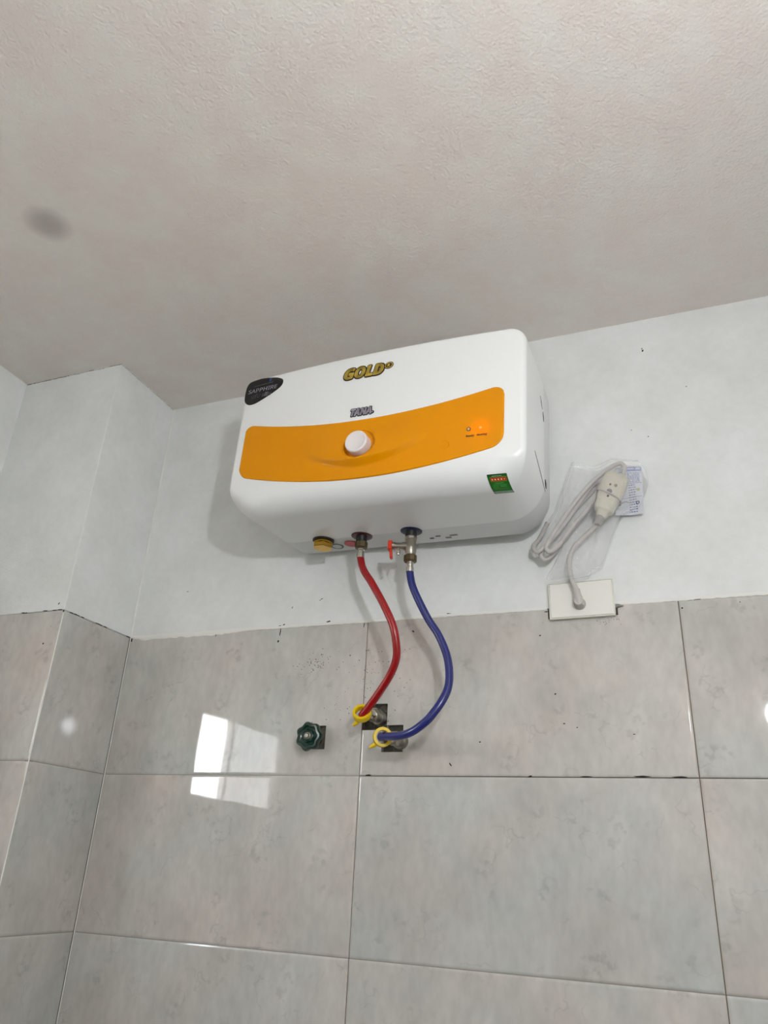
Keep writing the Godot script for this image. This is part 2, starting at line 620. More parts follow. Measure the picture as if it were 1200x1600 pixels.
	for run in [[-0.6, 0.367, 0], [0.498, RIGHT, 0]]:
		var rows := [PackedVector3Array(), PackedVector3Array(), PackedVector3Array()]
		var k := 120
		for i in k + 1:
			var x := lerpf(run[0], run[1], float(i) / k)
			var smear := 0.0065 * smoothstep(-0.60, -0.56, x) * (1.0 - smoothstep(-0.36, -0.28, x))
			var lo := TOP - 0.0012 - smear * (0.8 + 0.5 * wob.get_noise_1d(x * 4.0)) - 0.0012 * (1.0 + wob.get_noise_1d(x * 6.0 + 9.0))
			var hi := TOP + 0.0015 + 0.002 * (1.0 + wob.get_noise_1d(x * 3.0 + 50.0))
			rows[0].append(Vector3(x, lo, 0.0001))
			rows[1].append(Vector3(x, (lo + hi) / 2.0, 0.0014))
			rows[2].append(Vector3(x, hi, 0.0002))
		var cm := MB.new()
		cm.grid(rows)
		part("caulk", cm, M.caulk, wb)
	# mould and dirt
	var mo := MB.new()
	var spots := [[-0.205, 0.306, 0.004, 0.0016, 0.1], [-0.196, 0.308, 0.003, 0.0012, 0.3], [-0.203, 0.291, 0.009, 0.0014, 1.5], [-0.206, 0.272, 0.003, 0.002, 1.4],
		[0.59, 0.851, 0.0028, 0.0018, 1.3], [0.589, 0.856, 0.0022, 0.001, 1.2], [0.664, 0.746, 0.0013, 0.0010, 0.0], [0.582, 0.644, 0.0014, 0.001, 1.0], [0.552, 0.664, 0.001, 0.001, 1.0],
		[-0.365, 0.295, 0.004, 0.0008, 1.4], [-0.325, 0.302, 0.003, 0.001, 0.2], [-0.09, 0.308, 0.005, 0.0016, 0.2], [-0.012, 0.305, 0.004, 0.0014, 0.0], [-0.008, 0.295, 0.006, 0.001, 1.5],
		[0.17, 0.306, 0.007, 0.0016, 0.1], [0.56, 0.304, 0.006, 0.0014, 0.0], [0.575, 0.304, 0.004, 0.001, 0.0], [0.605, 0.287, 0.0016, 0.0016, 0.0], [0.70, 0.291, 0.0012, 0.001, 0.0],
		[0.66, 0.302, 0.010, 0.0012, 0.1], [0.72, 0.303, 0.016, 0.0014, 0.0], [0.63, 0.301, 0.02, 0.0008, 0.05], [-0.18, 0.345, 0.003, 0.0008, 1.3], [-0.11, 0.36, 0.003, 0.0009, 0.4], [-0.114, 0.357, 0.0016, 0.0009, 0.0],
		[-0.46, 0.405, 0.003, 0.0007, 0.1], [0.365, 0.297, 0.004, 0.001, 0.0], [0.02, 0.001, 0.006, 0.0016, 0.0], [0.325, 0.001, 0.004, 0.0014, 0.3], [0.42, 0.001, 0.01, 0.001, 0.0], [0.51, 0.002, 0.014, 0.0012, 0.0], [0.57, 0.001, 0.012, 0.0012, 0.0],
		[-0.035, 0.233, 0.0016, 0.0012, 0.0], [-0.10, 0.238, 0.0015, 0.0012, 0.6], [0.10, 0.275, 0.003, 0.0016, 2.4], [0.18, 0.02, 0.004, 0.0012, 2.2], [-0.595, 0.298, 0.002, 0.006, 0.0],
		[0.235, 0.06, 0.002, 0.0012, 0.0], [0.375, 0.142, 0.002, 0.0014, 0.3], [0.388, 0.09, 0.0022, 0.0010, 0.0], [0.41, 0.083, 0.0018, 0.0008, 0.0], [0.505, 0.07, 0.002, 0.0008, 0.0], [0.352, 0.252, 0.0018, 0.0014, 0.0]]
	for i in 70:                                   # peppering over the tile between valve and hoses, and along the joints
		var s := 0.0005 + rng.randf() * 0.0008
		spots.append([rng.randf_range(-0.14, 0.10), rng.randf_range(0.10, 0.25), s, s * 0.7, rng.randf() * 3.0])
	blobs(mo, face, spots)
	var o := part("mould_spots", mo, M.mould, wb)
	o.set_meta("kind", "stuff")
	var ru := MB.new()
	var rs := []
	for i in 50:
		rs.append([rng.randfn(-0.115, 0.02), rng.randfn(0.222, 0.012), rng.randf_range(0.0004, 0.0018), 0.0008, rng.randf() * 3.0])
	for i in 26:
		rs.append([0.45 + rng.randf() * 0.05, rng.randf_range(0.262, 0.281), 0.0012, 0.0004, 1.57])
	for i in 30:
		rs.append([rng.randfn(0.015, 0.012), rng.randfn(0.185, 0.03), rng.randf_range(0.0005, 0.0014), 0.0006, rng.randf() * 3.0])
	blobs(ru, face, rs)
	part("rust_specks", ru, M.rust, wb).set_meta("kind", "stuff")
	var mc := MB.new()
	var sc := []
	var front_face := Transform3D(Basis(), Vector3(0, 0, PIL))
	for i in 9:
		sc.append([rng.randf_range(-0.72, -0.605), TOP + 0.001 * rng.randf(), rng.randf_range(0.002, 0.008), 0.0010, 0.0])
	sc.append_array([[-0.618, 0.318, 0.003, 0.0014, 1.0], [-0.635, 0.232, 0.0022, 0.002, 0.0], [-0.60, 0.30, 0.003, 0.002, 1.5], [-0.625, 0.268, 0.001, 0.0008, 0.0]])
	blobs(mc, front_face, sc)
	var side_face := Transform3D(Basis(Vector3(0, 0, -1), Vector3(0, 1, 0), Vector3(1, 0, 0)), Vector3(-0.6, 0, PIL))
	sc = []
	for i in 12:
		sc.append([rng.randf_range(0.01, PIL), TOP - 0.0005 + 0.001 * rng.randf(), rng.randf_range(0.0015, 0.007), 0.0011, 0.0])
	blobs(mc, side_face, sc)
	var ck := MB.new()                             # hairline crack under the ceiling
	for w in [[front_face, LEFT, -0.60, 0.0013], [side_face, 0.0, PIL, 0.0006]]:
		var x: float = w[1]
		sc = []
		while x < w[2]:
			var hl := rng.randf_range(0.003, 0.011)
			sc.append([x + hl, CEIL - 0.0012 - 0.0014 * rng.randf(), hl * 1.1, w[3] * rng.randf_range(0.3, 1.0), 0.0])
			x += hl * 1.7
		blobs(ck, w[0], sc)
	part("ceiling_crack", ck, mat(c8(112, 106, 98), 0.9), wc).set_meta("kind", "stuff")
	part("mould_spots", mc, M.mould, wc).set_meta("kind", "stuff")

	# tiles of the left wall, and the window
	var lf := Transform3D(Basis(Vector3(0, 0, -1), Vector3(0, 1, 0), Vector3(1, 0, 0)), Vector3(LEFT + 0.0115, 0, 0))
	for r in 7:
		var v1 := TOP if r == 0 else -0.3 * (r - 1)
		var v0 := -0.3 * r if r < 6 else FLOOR
		for k in [[PIL, 0.73], [0.73, 1.36], [1.36, 1.9], [1.9, FRONT]]:
			if r == 0 and k[0] == 0.73:
				tile(wl, lf, -k[1], -k[0], v0, 0.035)
			else:
				tile(wl, lf, -k[1], -k[0], v0, v1)
	var fr := MB.new()
	for s in [[wz[0], wz[1], wy[0], wy[0] + 0.012], [wz[0], wz[1], wy[1] - 0.012, wy[1]], [wz[0], wz[0] + 0.014, wy[0], wy[1]], [wz[1] - 0.014, wz[1], wy[0], wy[1]], [0.965, 0.98, wy[0], wy[1]]]:
		fr.box(Vector3(LEFT - 0.045, s[2], s[0]), Vector3(LEFT - 0.018, s[3], s[1]), 0.002)
	var win := struct("window_1", fr, M.white_plastic, "small high window with a white frame in the left wall", "window")
	var pane := mat(Color(0.75, 0.74, 0.72, 0.5), 0.05)
	pane.transparency = BaseMaterial3D.TRANSPARENCY_ALPHA
	part("pane", slab(Vector3(LEFT - 0.034, wy[0] + 0.011, 0.979), Vector3(LEFT - 0.030, wy[1] - 0.011, wz[1] - 0.013)), pane, win)
	# floor tiles, 30 x 30 cm
	var ff := Transform3D(Basis(Vector3(1, 0, 0), Vector3(0, 0, -1), Vector3(0, 1, 0)), Vector3(0, FLOOR, 0))
	for i in 7:
		for j in 9:
			tile(fl, ff, LEFT + 0.3 * i, minf(LEFT + 0.3 * (i + 1), RIGHT), -minf(0.3 * (j + 1), FRONT), -0.3 * j, [], 9)

func lamp() -> void:
	var at := Vector3(0.85, 0.35, 1.42)
	var t := thing("wall_lamp", "round white bulb in a plain holder on the right wall", "lamp", at)
	var b := MB.new()
	b.lathe([Vector2(0, 0.170), Vector2(0.045, 0.170), Vector2(0.045, 0.155), Vector2(0.03, 0.145), Vector2(0.022, 0.095), Vector2(0.018, 0.06), Vector2(0, 0.06)].map(func(p): return Vector2(p.x, -p.y)), 24, aim(Vector3.ZERO, Vector3.LEFT))
	part("lamp_holder", b, M.white_plastic, t)
	var g := MB.new()
	var pr := []
	for i in 17:
		var a := PI * i / 16.0
		pr.append(Vector2(0.042 * sin(a), -0.042 * cos(a)))
	g.lathe(pr, 32)
	var em := mat(c8(248, 251, 255), 0.4)
	em.emission_enabled = true
	em.emission = c8(247, 250, 255)
	em.emission_energy_multiplier = 30.0
	part("bulb", g, em, t)
	var l := OmniLight3D.new()
	l.name = "lamp_light"
	l.light_color = c8(247, 250, 255)
	l.light_energy = LAMP_ENERGY
	l.light_size = 0.032
	l.omni_range = 12.0
	l.omni_attenuation = 2.0
	l.shadow_enabled = true
	t.add_child(l)

# ---------------------------------------------------------------- the water heater (own axes: x along, y up, z out of the wall)
const HW := 0.304       # half width
const HH := 0.158       # half height
const HD := 0.24        # depth at the ends
const RB := 0.050       # rounding of the lower front edge
var heater_xf := Transform3D(Basis.from_euler(Vector3(0, -0.05, -0.034)), Vector3(0.1022, 0.606, 0.0235))

func zf(x: float) -> float:
	return HD + 0.014 * (1.0 - (x / HW) * (x / HW))

func on_front(p: Vector3) -> Vector3:      # lays p.xy on the front face, p.z above it
	return Vector3(p.x, p.y, zf(p.x) + p.z)

func outline(inset: float) -> Array:       # rounded rectangle: [point, outward normal]
	var out := []
	var arcs := [[Vector2(1, -1), 0.068, -PI / 2], [Vector2(1, 1), 0.032, 0.0], [Vector2(-1, 1), 0.032, PI / 2], [Vector2(-1, -1), 0.068, PI]]
	for k in 4:
		var q: Vector2 = arcs[k][0]
		var r: float = arcs[k][1]
		var c := Vector2(q.x * (HW - r), q.y * (HH - r))
		for i in 11:
			var a: float = arcs[k][2] + PI / 2 * i / 10.0
			var d := Vector2(cos(a), sin(a))
			out.append([c + d * (r - inset), d])
		var nx: Vector2 = arcs[(k + 1) % 4][0]
		var r2: float = arcs[(k + 1) % 4][1]
		var c2 := Vector2(nx.x * (HW - r2), nx.y * (HH - r2))
		var e := Vector2(cos(arcs[k][2] + PI / 2), sin(arcs[k][2] + PI / 2))
		for i in range(1, 14):
			out.append([(c + e * (r - inset)).lerp(c2 + e * (r2 - inset), i / 14.0), e])
	return out

func heater() -> void:
	var t := thing("water_heater", "white wall-hung water heater with an orange curved panel and round white knob", "water heater")
	t.transform = heater_xf
	# front shell
	var ol := outline(0.0)
	var rows := []
	for k in [0.0, 0.15, 0.3, 0.5, 0.7, 0.85, 0.95]:
		rows.append([k, -1.0])
	for i in 10:
		rows.append([1.0, PI / 2 * i / 9.0])
	var g := []
	for r in rows:
		var row := PackedVector3Array()
		for o in ol:
			var d: Vector2 = o[1]
			var rad := lerpf(0.010, RB, smoothstep(0.1, 1.0, -d.y))
			var a: float = maxf(r[1], 0.0)
			var p: Vector2 = o[0] - d * rad * (1.0 - sin(a))
			p *= r[0]
			row.append(Vector3(p.x, p.y, zf(p.x) - rad * (1.0 - cos(a))))
		g.append(row)
	var seam := 0.080
	for k in [0.35, 0.7, 1.0]:
		var row := PackedVector3Array()
		for o in ol:
			var d: Vector2 = o[1]
			var rad := lerpf(0.010, RB, smoothstep(0.1, 1.0, -d.y))
			var z := lerpf(zf(o[0].x) - rad, seam, k)
			var p: Vector2 = o[0] - d * 0.010 * k * 0.6 * absf(d.x)
			row.append(Vector3(p.x, p.y, z))
		g.append(row)
	g.reverse()
	var sh := MB.new()
	sh.grid(g, true)
	part("front_shell", sh, M.shell, t)
	# back shell, a hair smaller so that the seam shows
	g = []
	for s in [[0.081, 0.0022], [0.0795, 0.0008], [0.04, 0.001], [0.012, 0.002], [0.004, 0.005], [0.0, 0.012], [0.0, 0.08]]:
		var row := PackedVector3Array()
		for o in outline(0.0):
			var d: Vector2 = o[1]
			var taper: float = 0.006 * absf(d.x) + 0.004 * absf(d.x) * (0.08 - s[0]) / 0.08
			var p: Vector2 = o[0] - d * minf(s[1] + taper, 0.045)
			if s[1] > 0.05: p = o[0] * 0.3
			row.append(Vector3(p.x, p.y, s[0]))
		g.append(row)
	g.reverse()
	var bs := MB.new()
	bs.grid(g, true)
	part("back_shell", bs, M.back, t)
	# orange panel
	var us := []
	for i in 221:
		us.append(lerpf(i / 220.0, 0.5 - 0.5 * cos(PI * i / 220.0), 0.35))
	var vs := [-1.0, 0.0, 0.006, 0.014, 0.026]
	for i in 70:
		vs.append(0.05 + 0.90 * i / 69.0)
	vs.append_array([0.974, 0.986, 0.994, 1.0, 2.0])
	var xl := -0.281
	var xr := 0.267
	var pr := []
	for w in vs:
		var row := PackedVector3Array()
		for u in us:
			var x := lerpf(xl, xr, u)
			var hi := 0.0021 - 0.01025 * x + 0.4908 * x * x
			var lo := -0.1223 - 0.0126 * x + 0.5305 * x * x
			var d := minf(x - xl, xr - x)
			var cut := 0.0
			if d < 0.022:
				cut = 0.022 - sqrt(maxf(0.022 * 0.022 - (0.022 - d) * (0.022 - d), 0.0))
			hi -= cut; lo += cut
			var y := lerpf(lo, hi, clampf(w, 0.0, 1.0))
			var e := clampf(minf(d, minf(y - lo, hi - y)) / 0.003, 0.0, 1.0)
			var z := 0.0022 * sqrt(1.0 - (1.0 - e) * (1.0 - e))
			if w < 0.0 or w > 1.0: z = -0.002
			var s := y - (-0.1015 + 0.008 * x + 2.35 * x * x)
			var amp := maxf(0.0, 1.0 - (x / 0.138) * (x / 0.138))
			z += 0.013 * sqrt(amp) * amp * smoothstep(0.0, 0.016, s) * (1.0 - smoothstep(0.016, 0.088, s))
			if Vector2(x + 0.004, y + 0.0555).length() < 0.0312: z = minf(z, 0.0014)
			row.append(on_front(Vector3(x, y, z)))
		pr.append(row)
	var pm := MB.new()
	pm.grid(pr)
	var panel := part("control_panel", pm, M.orange, t)
	panel.set_meta("label", "orange curved panel")
	# knob in its round recess
	var kx := Transform3D(Basis(Vector3(1, 0, 0), Vector3(0, 0, 1), Vector3(0, -1, 0)), on_front(Vector3(-0.004, -0.0555, 0.0)))
	var bz := MB.new()
	var bzx := Transform3D(Basis(Vector3(1, 0, 0), -0.16) * kx.basis, on_front(Vector3(-0.004, -0.0555, 0.0)))
	bz.lathe([Vector2(0.0375, 0.0030), Vector2(0.0362, 0.0080), Vector2(0.0348, 0.0095), Vector2(0.0325, 0.0097), Vector2(0.0312, 0.0088), Vector2(0.0304, 0.0060), Vector2(0.0300, -0.006)], 64, bzx)
	part("knob_recess", bz, M.orange, panel)
	var kb := MB.new()
	kb.lathe([Vector2(0.0226, -0.001), Vector2(0.0224, 0.017), Vector2(0.0222, 0.0195), Vector2(0.0212, 0.0208), Vector2(0.0195, 0.0213), Vector2(0.0185, 0.0208), Vector2(0, 0.0205)], 56, kx)
	var knob := part("knob", kb, M.white_plastic, t)
	knob.set_meta("label", "round white knob")
	# little lights and their words
	for s in [[0.2051, -0.052, "Ready", 0.0145], [0.2262, -0.0516, "Heating", 0.0175]]:
		var lx := Transform3D(kx.basis, on_front(Vector3(s[0], s[1], 0.0022)))
		var hole := MB.new()
		hole.lathe([Vector2(0.0042, -0.001), Vector2(0.0038, 0.0008), Vector2(0.003, 0.0009), Vector2(0.0028, -0.001)], 20, lx)
		part("light_ring", hole, M.ink if s[2] == "Ready" else M.orange, t)
		var led := MB.new()
		led.lathe([Vector2(0.0028, -0.0005), Vector2(0.0024, 0.0009), Vector2(0.0014, 0.0019), Vector2(0, 0.0022)], 20, lx)
		var lm := mat(c8(230, 214, 170), 0.2)
		if s[2] == "Heating":
			lm = mat(c8(255, 70, 40), 0.2)
			lm.emission_enabled = true
			lm.emission = c8(255, 60, 24)
			lm.emission_energy_multiplier = 7.0
			var l := OmniLight3D.new()
			l.name = "indicator_glow"
			l.light_color = c8(255, 50, 14)
			l.light_energy = 0.0003
			l.light_size = 0.002
			l.omni_attenuation = 2.0
			l.omni_range = 8.0
			l.shadow_enabled = true
			l.position = on_front(Vector3(s[0], s[1], 0.0052))
			t.add_child(l)
		part("indicator_light", led, lm, t)
		var w := MB.new()
		var cx: float = s[0] + 0.003
		var cy: float = s[1] - 0.0143
		w.letters(s[2], s[3], 0.0055, 0.0004, func(p: Vector3) -> Vector3: return on_front(Vector3(p.x + cx, p.y + cy, p.z + 0.0024)), true, 0.1)
		part("lettering", w, M.ink, t)
	var rc := MB.new()
	rc.lathe([Vector2(0.0085, -0.001), Vector2(0.0082, 0.0004), Vector2(0.0074, 0.0004), Vector2(0.0070, -0.001)], 32, Transform3D(kx.basis, on_front(Vector3(0.1627, -0.0778, 0.0022))))
	part("moulded_ring", rc, M.orange, panel)
	# gold word with a dark outline and its small round mark
	var tilt := 0.0
	var put := func(c: Vector2, z: float, a: float) -> Callable:
		return func(p: Vector3) -> Vector3:
			var q := Vector2(p.x, p.y).rotated(a)
			return on_front(Vector3(c.x + q.x, c.y + q.y, z + p.z))
	var m1 := MB.new()
	m1.letters("GOLD", 0.0835, 0.0230, 0.0006, put.call(Vector2(-0.0125, 0.1118), 0.0006, -0.02), true, 0.22, 0.0034)
	var em := Vector2(0.0405, 0.1155)
	m1.lathe([Vector2(0.0085, 0), Vector2(0.0085, 0.0008), Vector2(0, 0.0008)], 28, Transform3D(Basis(Vector3(1.1, 0.2, 0), Vector3(0, 0, 1), Vector3(0.1, -0.9, 0)), on_front(Vector3(em.x, em.y, 0.0003))))
	var back1 := part("logo_outline", m1, mat(c8(44, 30, 14), 0.4), t)
	var m2 := MB.new()
	m2.letters("GOLD", 0.0830, 0.0226, 0.0008, put.call(Vector2(-0.0125, 0.1118), 0.0014, -0.02), true, 0.22, 0.0011)
	m2.letters("R", 0.0052, 0.006, 0.0006, put.call(em, 0.0014, 0.0), true, 0.2)
	m2.lathe([Vector2(0.0072, 0), Vector2(0.0070, 0.0005), Vector2(0.0060, 0.0005), Vector2(0.0058, 0)], 28, Transform3D(Basis(Vector3(1.1, 0.2, 0), Vector3(0, 0, 1), Vector3(0.1, -0.9, 0)), on_front(Vector3(em.x, em.y, 0.0010))))
	part("lettering", m2, M.gold, back1)
	var m3 := MB.new()
	m3.letters("TANA", 0.0455, 0.0152, 0.0005, put.call(Vector2(-0.0095, 0.0205), 0.0005, -0.02), true, 0.16, 0.0021)
	m3.letters(".", 0.003, 0.003, 0.0005, put.call(Vector2(0.0145, 0.0155), 0.0005, 0.0), true, 0.0, 0.0018)
	var back2 := part("logo_outline", m3, mat(c8(28, 24, 34), 0.4), t)
	var m4 := MB.new()
	m4.letters("TANA", 0.0450, 0.0146, 0.0006, put.call(Vector2(-0.0095, 0.0205), 0.0013, -0.02), true, 0.16, 0.0005)
	m4.letters(".", 0.0022, 0.0022, 0.0005, put.call(Vector2(0.0145, 0.0155), 0.0013, 0.0))
	part("lettering", m4, M.silver_print, back2)
	# dark badge in the upper corner
	var bp := [Vector2(-0.2931, 0.1500), Vector2(-0.2846, 0.1525), Vector2(-0.2746, 0.1535), Vector2(-0.2573, 0.1535), Vector2(-0.2268, 0.1480), Vector2(-0.2093, 0.1413), Vector2(-0.2036, 0.1336), Vector2(-0.2081, 0.1217), Vector2(-0.2284, 0.1097), Vector2(-0.263, 0.0956), Vector2(-0.2815, 0.0933), Vector2(-0.2931, 0.0985), Vector2(-0.2993, 0.1084), Vector2(-0.3005, 0.1267), Vector2(-0.2984, 0.1420)]
	bp.reverse()
	var cv := Curve2D.new()
	for i in bp.size() + 1:
		var q: Vector2 = bp[i % bp.size()]
		var d: Vector2 = (bp[(i + 1) % bp.size()] - bp[(i - 1 + bp.size()) % bp.size()]) / 6.0
		cv.add_point(q, -d, d)
	var pts := []
	for i in bp.size():
		for k in 5:
			pts.append(cv.sample(i, k / 5.0))
	var bc := Vector2(-0.256, 0.126)
	var br := []
	for s in [[1.0, -0.0005], [1.0, 0.0007], [0.98, 0.001], [0.75, 0.001], [0.5, 0.001], [0.25, 0.001], [0.0, 0.001]]:
		var row := PackedVector3Array()
		for p in pts:
			var q: Vector2 = bc.lerp(p, s[0])
			row.append(on_front(Vector3(q.x, q.y, s[1])))
		row.reverse()
		br.append(row)
	var bm := MB.new()
	bm.grid(br, true)
	var badge := part("badge", bm, M.black, t)
	badge.set_meta("label", "glossy black badge")
	var bt := MB.new()
	bt.letters("SAPPHIRE", 0.074, 0.0090, 0.0003, put.call(Vector2(-0.2545, 0.1255), 0.0012, -0.03), false, 0.1)
	part("lettering", bt, mat(c8(150, 150, 158), 0.35), badge)
	var bt2 := MB.new()
	bt2.letters("SIÊU BỀN", 0.052, 0.0105, 0.0003, put.call(Vector2(-0.2565, 0.1115), 0.0012, -0.03), false, 0.1)
	part("lettering", bt2, mat(c8(84, 86, 92), 0.4), badge)
	var bl := MB.new()
	bl.quad(on_front(Vector3(-0.2790, 0.1372, 0.0012)), on_front(Vector3(-0.2290, 0.1372, 0.0012)), on_front(Vector3(-0.2290, 0.1378, 0.0012)), on_front(Vector3(-0.2790, 0.1378, 0.0012)))
	part("printed_line", bl, M.grey_print, badge)
	var bb := MB.new()
	bb.quad(on_front(Vector3(-0.2390, 0.1390, 0.0012)), on_front(Vector3(-0.2350, 0.1390, 0.0012)), on_front(Vector3(-0.2330, 0.1480, 0.0012)), on_front(Vector3(-0.2400, 0.1500, 0.0012)))
	part("printed_line", bb, mat(c8(44, 72, 116), 0.2), badge)
	# green energy label, bent round the lower edge
	var lr := []
	var luv := []
	for j in 15:
		var row := PackedVector3Array()
		var uv := PackedVector2Array()
		for i in 9:
			var a := lerpf(0.66, 1.50, j / 14.0)
			var x := lerpf(0.2355, 0.2695, i / 8.0) + 0.004 * j / 14.0
			row.append(Vector3(x, -HH + RB - (RB + 0.0006) * sin(a), zf(x) - RB + (RB + 0.0006) * cos(a)))
			uv.append(Vector2(i / 8.0, j / 14.0))
		lr.append(row)
		luv.append(uv)
	lr.reverse(); luv.reverse()
	var lb := MB.new()
	lb.grid(lr, false, luv)
	var lmat := mat(Color.WHITE, 0.35)
	lmat.albedo_texture = energy_print()
	part("energy_label", lb, lmat, t).set_meta("label", "green energy label with a row of stars")
	# slots and creases of the right end
	for s in [[Vector3(HW - 0.0055, 0.062, 0.0895), Vector3(HW - 0.0055, 0.043, 0.084), 0.0011, "vent_slot"], [Vector3(HW - 0.0065, -0.075, 0.070), Vector3(HW - 0.0065, -0.092, 0.064), 0.0013, "vent_slot"], [Vector3(HW - 0.0020, -0.066, 0.168), Vector3(HW - 0.0062, -0.102, 0.073), 0.0007, "moulded_line"], [Vector3(HW - 0.004, 0.083, 0.115), Vector3(HW - 0.005, 0.064, 0.095), 0.0006, "moulded_line"]]:
		var sl := MB.new()
		sl.tube(PackedVector3Array([s[0], s[0].lerp(s[1], 0.5), s[1]]), [s[2] * 0.5, s[2], s[2] * 0.5], 8)
		part(s[3], sl, M.rubber if s[3] == "vent_slot" else mat(c8(120, 120, 116), 0.6), t)
	# hooks it hangs on
	for x in [-0.2, 0.2]:
		var hk := MB.new()
		hk.box(Vector3(x - 0.02, 0.06, -0.0120 if x < 0.0 else -0.0325), Vector3(x + 0.02, 0.10, 0.002), 0.001)
		part("mounting_hook", hk, M.steel, t)
	# ports underneath
	var down := func(x: float, z: float) -> Transform3D:
		return Transform3D(Basis(Vector3(1, 0, 0), Vector3(0, -1, 0), Vector3(0, 0, -1)), Vector3(x, -HH, z))
	for s in [[-0.0743, "red_flange"], [0.0340, "blue_flange"]]:
		var fm := MB.new()
		fm.lathe([Vector2(0.0215, -0.004), Vector2(0.0215, 0.0012), Vector2(0.0205, 0.0020), Vector2(0.010, 0.0020)], 32, down.call(s[0], 0.08))
		var fp := part("port_collar", fm, M[s[1]], t)
		var bu := MB.new()
		bu.lathe([Vector2(0.0112, 0.001), Vector2(0.0112, 0.013), Vector2(0.0100, 0.0145), Vector2(0.0, 0.0145)], 28, down.call(s[0], 0.08))
		part("port_bushing", bu, M.rubber, fp)
	var bf := MB.new()
	bf.lathe([Vector2(0.0225, -0.004), Vector2(0.0225, 0.0026), Vector2(0.0205, 0.0036), Vector2(0.012, 0.0036)], 32, down.call(-0.1637, 0.078))
	var plug := part("drain_plug", bf, M.rubber, t)
	var bp2 := MB.new()
	var dx: Transform3D = down.call(-0.1637, 0.078)
	bp2.lathe([Vector2(0.0185, 0.003), Vector2(0.0195, 0.0045), Vector2(0.0195, 0.0075), Vector2(0.018, 0.009)], 32, dx)
	bp2.nut(0.0212, 0.0085, 0.0185, 6, dx, 0.0018)
	part("brass_cap", bp2, M.brass, plug).set_meta("label", "brass hexagonal cap")
	# round stickers and small print under the tank
	for s in [[-0.1139, 0.048, 0.0150, 0.0, c8(196, 92, 96)], [-0.1500, 0.042, 0.0135, 0.0100, c8(110, 108, 106)]]:
		var st := MB.new()
		st.lathe([Vector2(s[2], 0.0), Vector2(s[2], 0.0014), Vector2(s[3], 0.0014)], 32, down.call(s[0], s[1]))
		part("round_sticker", st, mat(s[4], 0.5), t)
	var sp := MB.new()
	for s in [[0.094, 0.030, 0.006], [0.076, 0.042, 0.005], [0.108, 0.040, 0.008], [0.06, 0.034, 0.004]]:
		sp.box(Vector3(s[0] - s[2], -HH - 0.0003, s[1] - 0.002), Vector3(s[0] + s[2], -HH + 0.002, s[1] + 0.002), 0.0002)
	part("printed_marks", sp, mat(c8(112, 108, 104), 0.6), t)

func energy_print() -> ImageTexture:
	var im := Image.create(136, 164, false, Image.FORMAT_RGB8)
	im.fill(c8(16, 66, 26))
	im.fill_rect(Rect2i(4, 5, 128, 130), c8(22, 112, 22))
	im.fill_rect(Rect2i(4, 5, 128, 8), c8(16, 74, 30))
	im.fill_rect(Rect2i(30, 12, 68, 3), c8(186, 206, 182))
	im.fill_rect(Rect2i(14, 22, 112, 30), c8(180, 62, 24))
	im.fill_rect(Rect2i(14, 22, 112, 2), c8(204, 120, 78))
	im.fill_rect(Rect2i(14, 50, 112, 2), c8(204, 120, 78))
	for k in 5:
		var r := 9.0 if k < 4 else 5.0
		for y in range(-10, 11):
			for x in range(-10, 11):
				var a := fposmod(atan2(x, -y), TAU / 5) - TAU / 10
				if Vector2(x, y).length() < r * 0.5 / cos(TAU / 10 - absf(a)) * (0.62 + 0.9 * absf(a) / (TAU / 10)):
					im.set_pixel(27 + k * 21 + x, 37 + y, c8(244, 226, 186))
	for s in [[30, 62, 70, 2], [40, 67, 54, 2], [22, 76, 90, 2], [66, 84, 46, 2], [66, 90, 40, 2], [66, 96, 46, 2], [18, 112, 100, 2]]:
		im.fill_rect(Rect2i(s[0], s[1], s[2], s[3]), c8(120, 176, 112))
	im.fill_rect(Rect2i(16, 80, 40, 26), c8(52, 130, 50))
	im.fill_rect(Rect2i(4, 137, 128, 23), c8(150, 170, 148))
	for k in 6:
		im.fill_rect(Rect2i(10 + k * 20, 144 + (k % 2) * 4, 15, 3), c8(84, 110, 86))
	return ImageTexture.create_from_image(im)

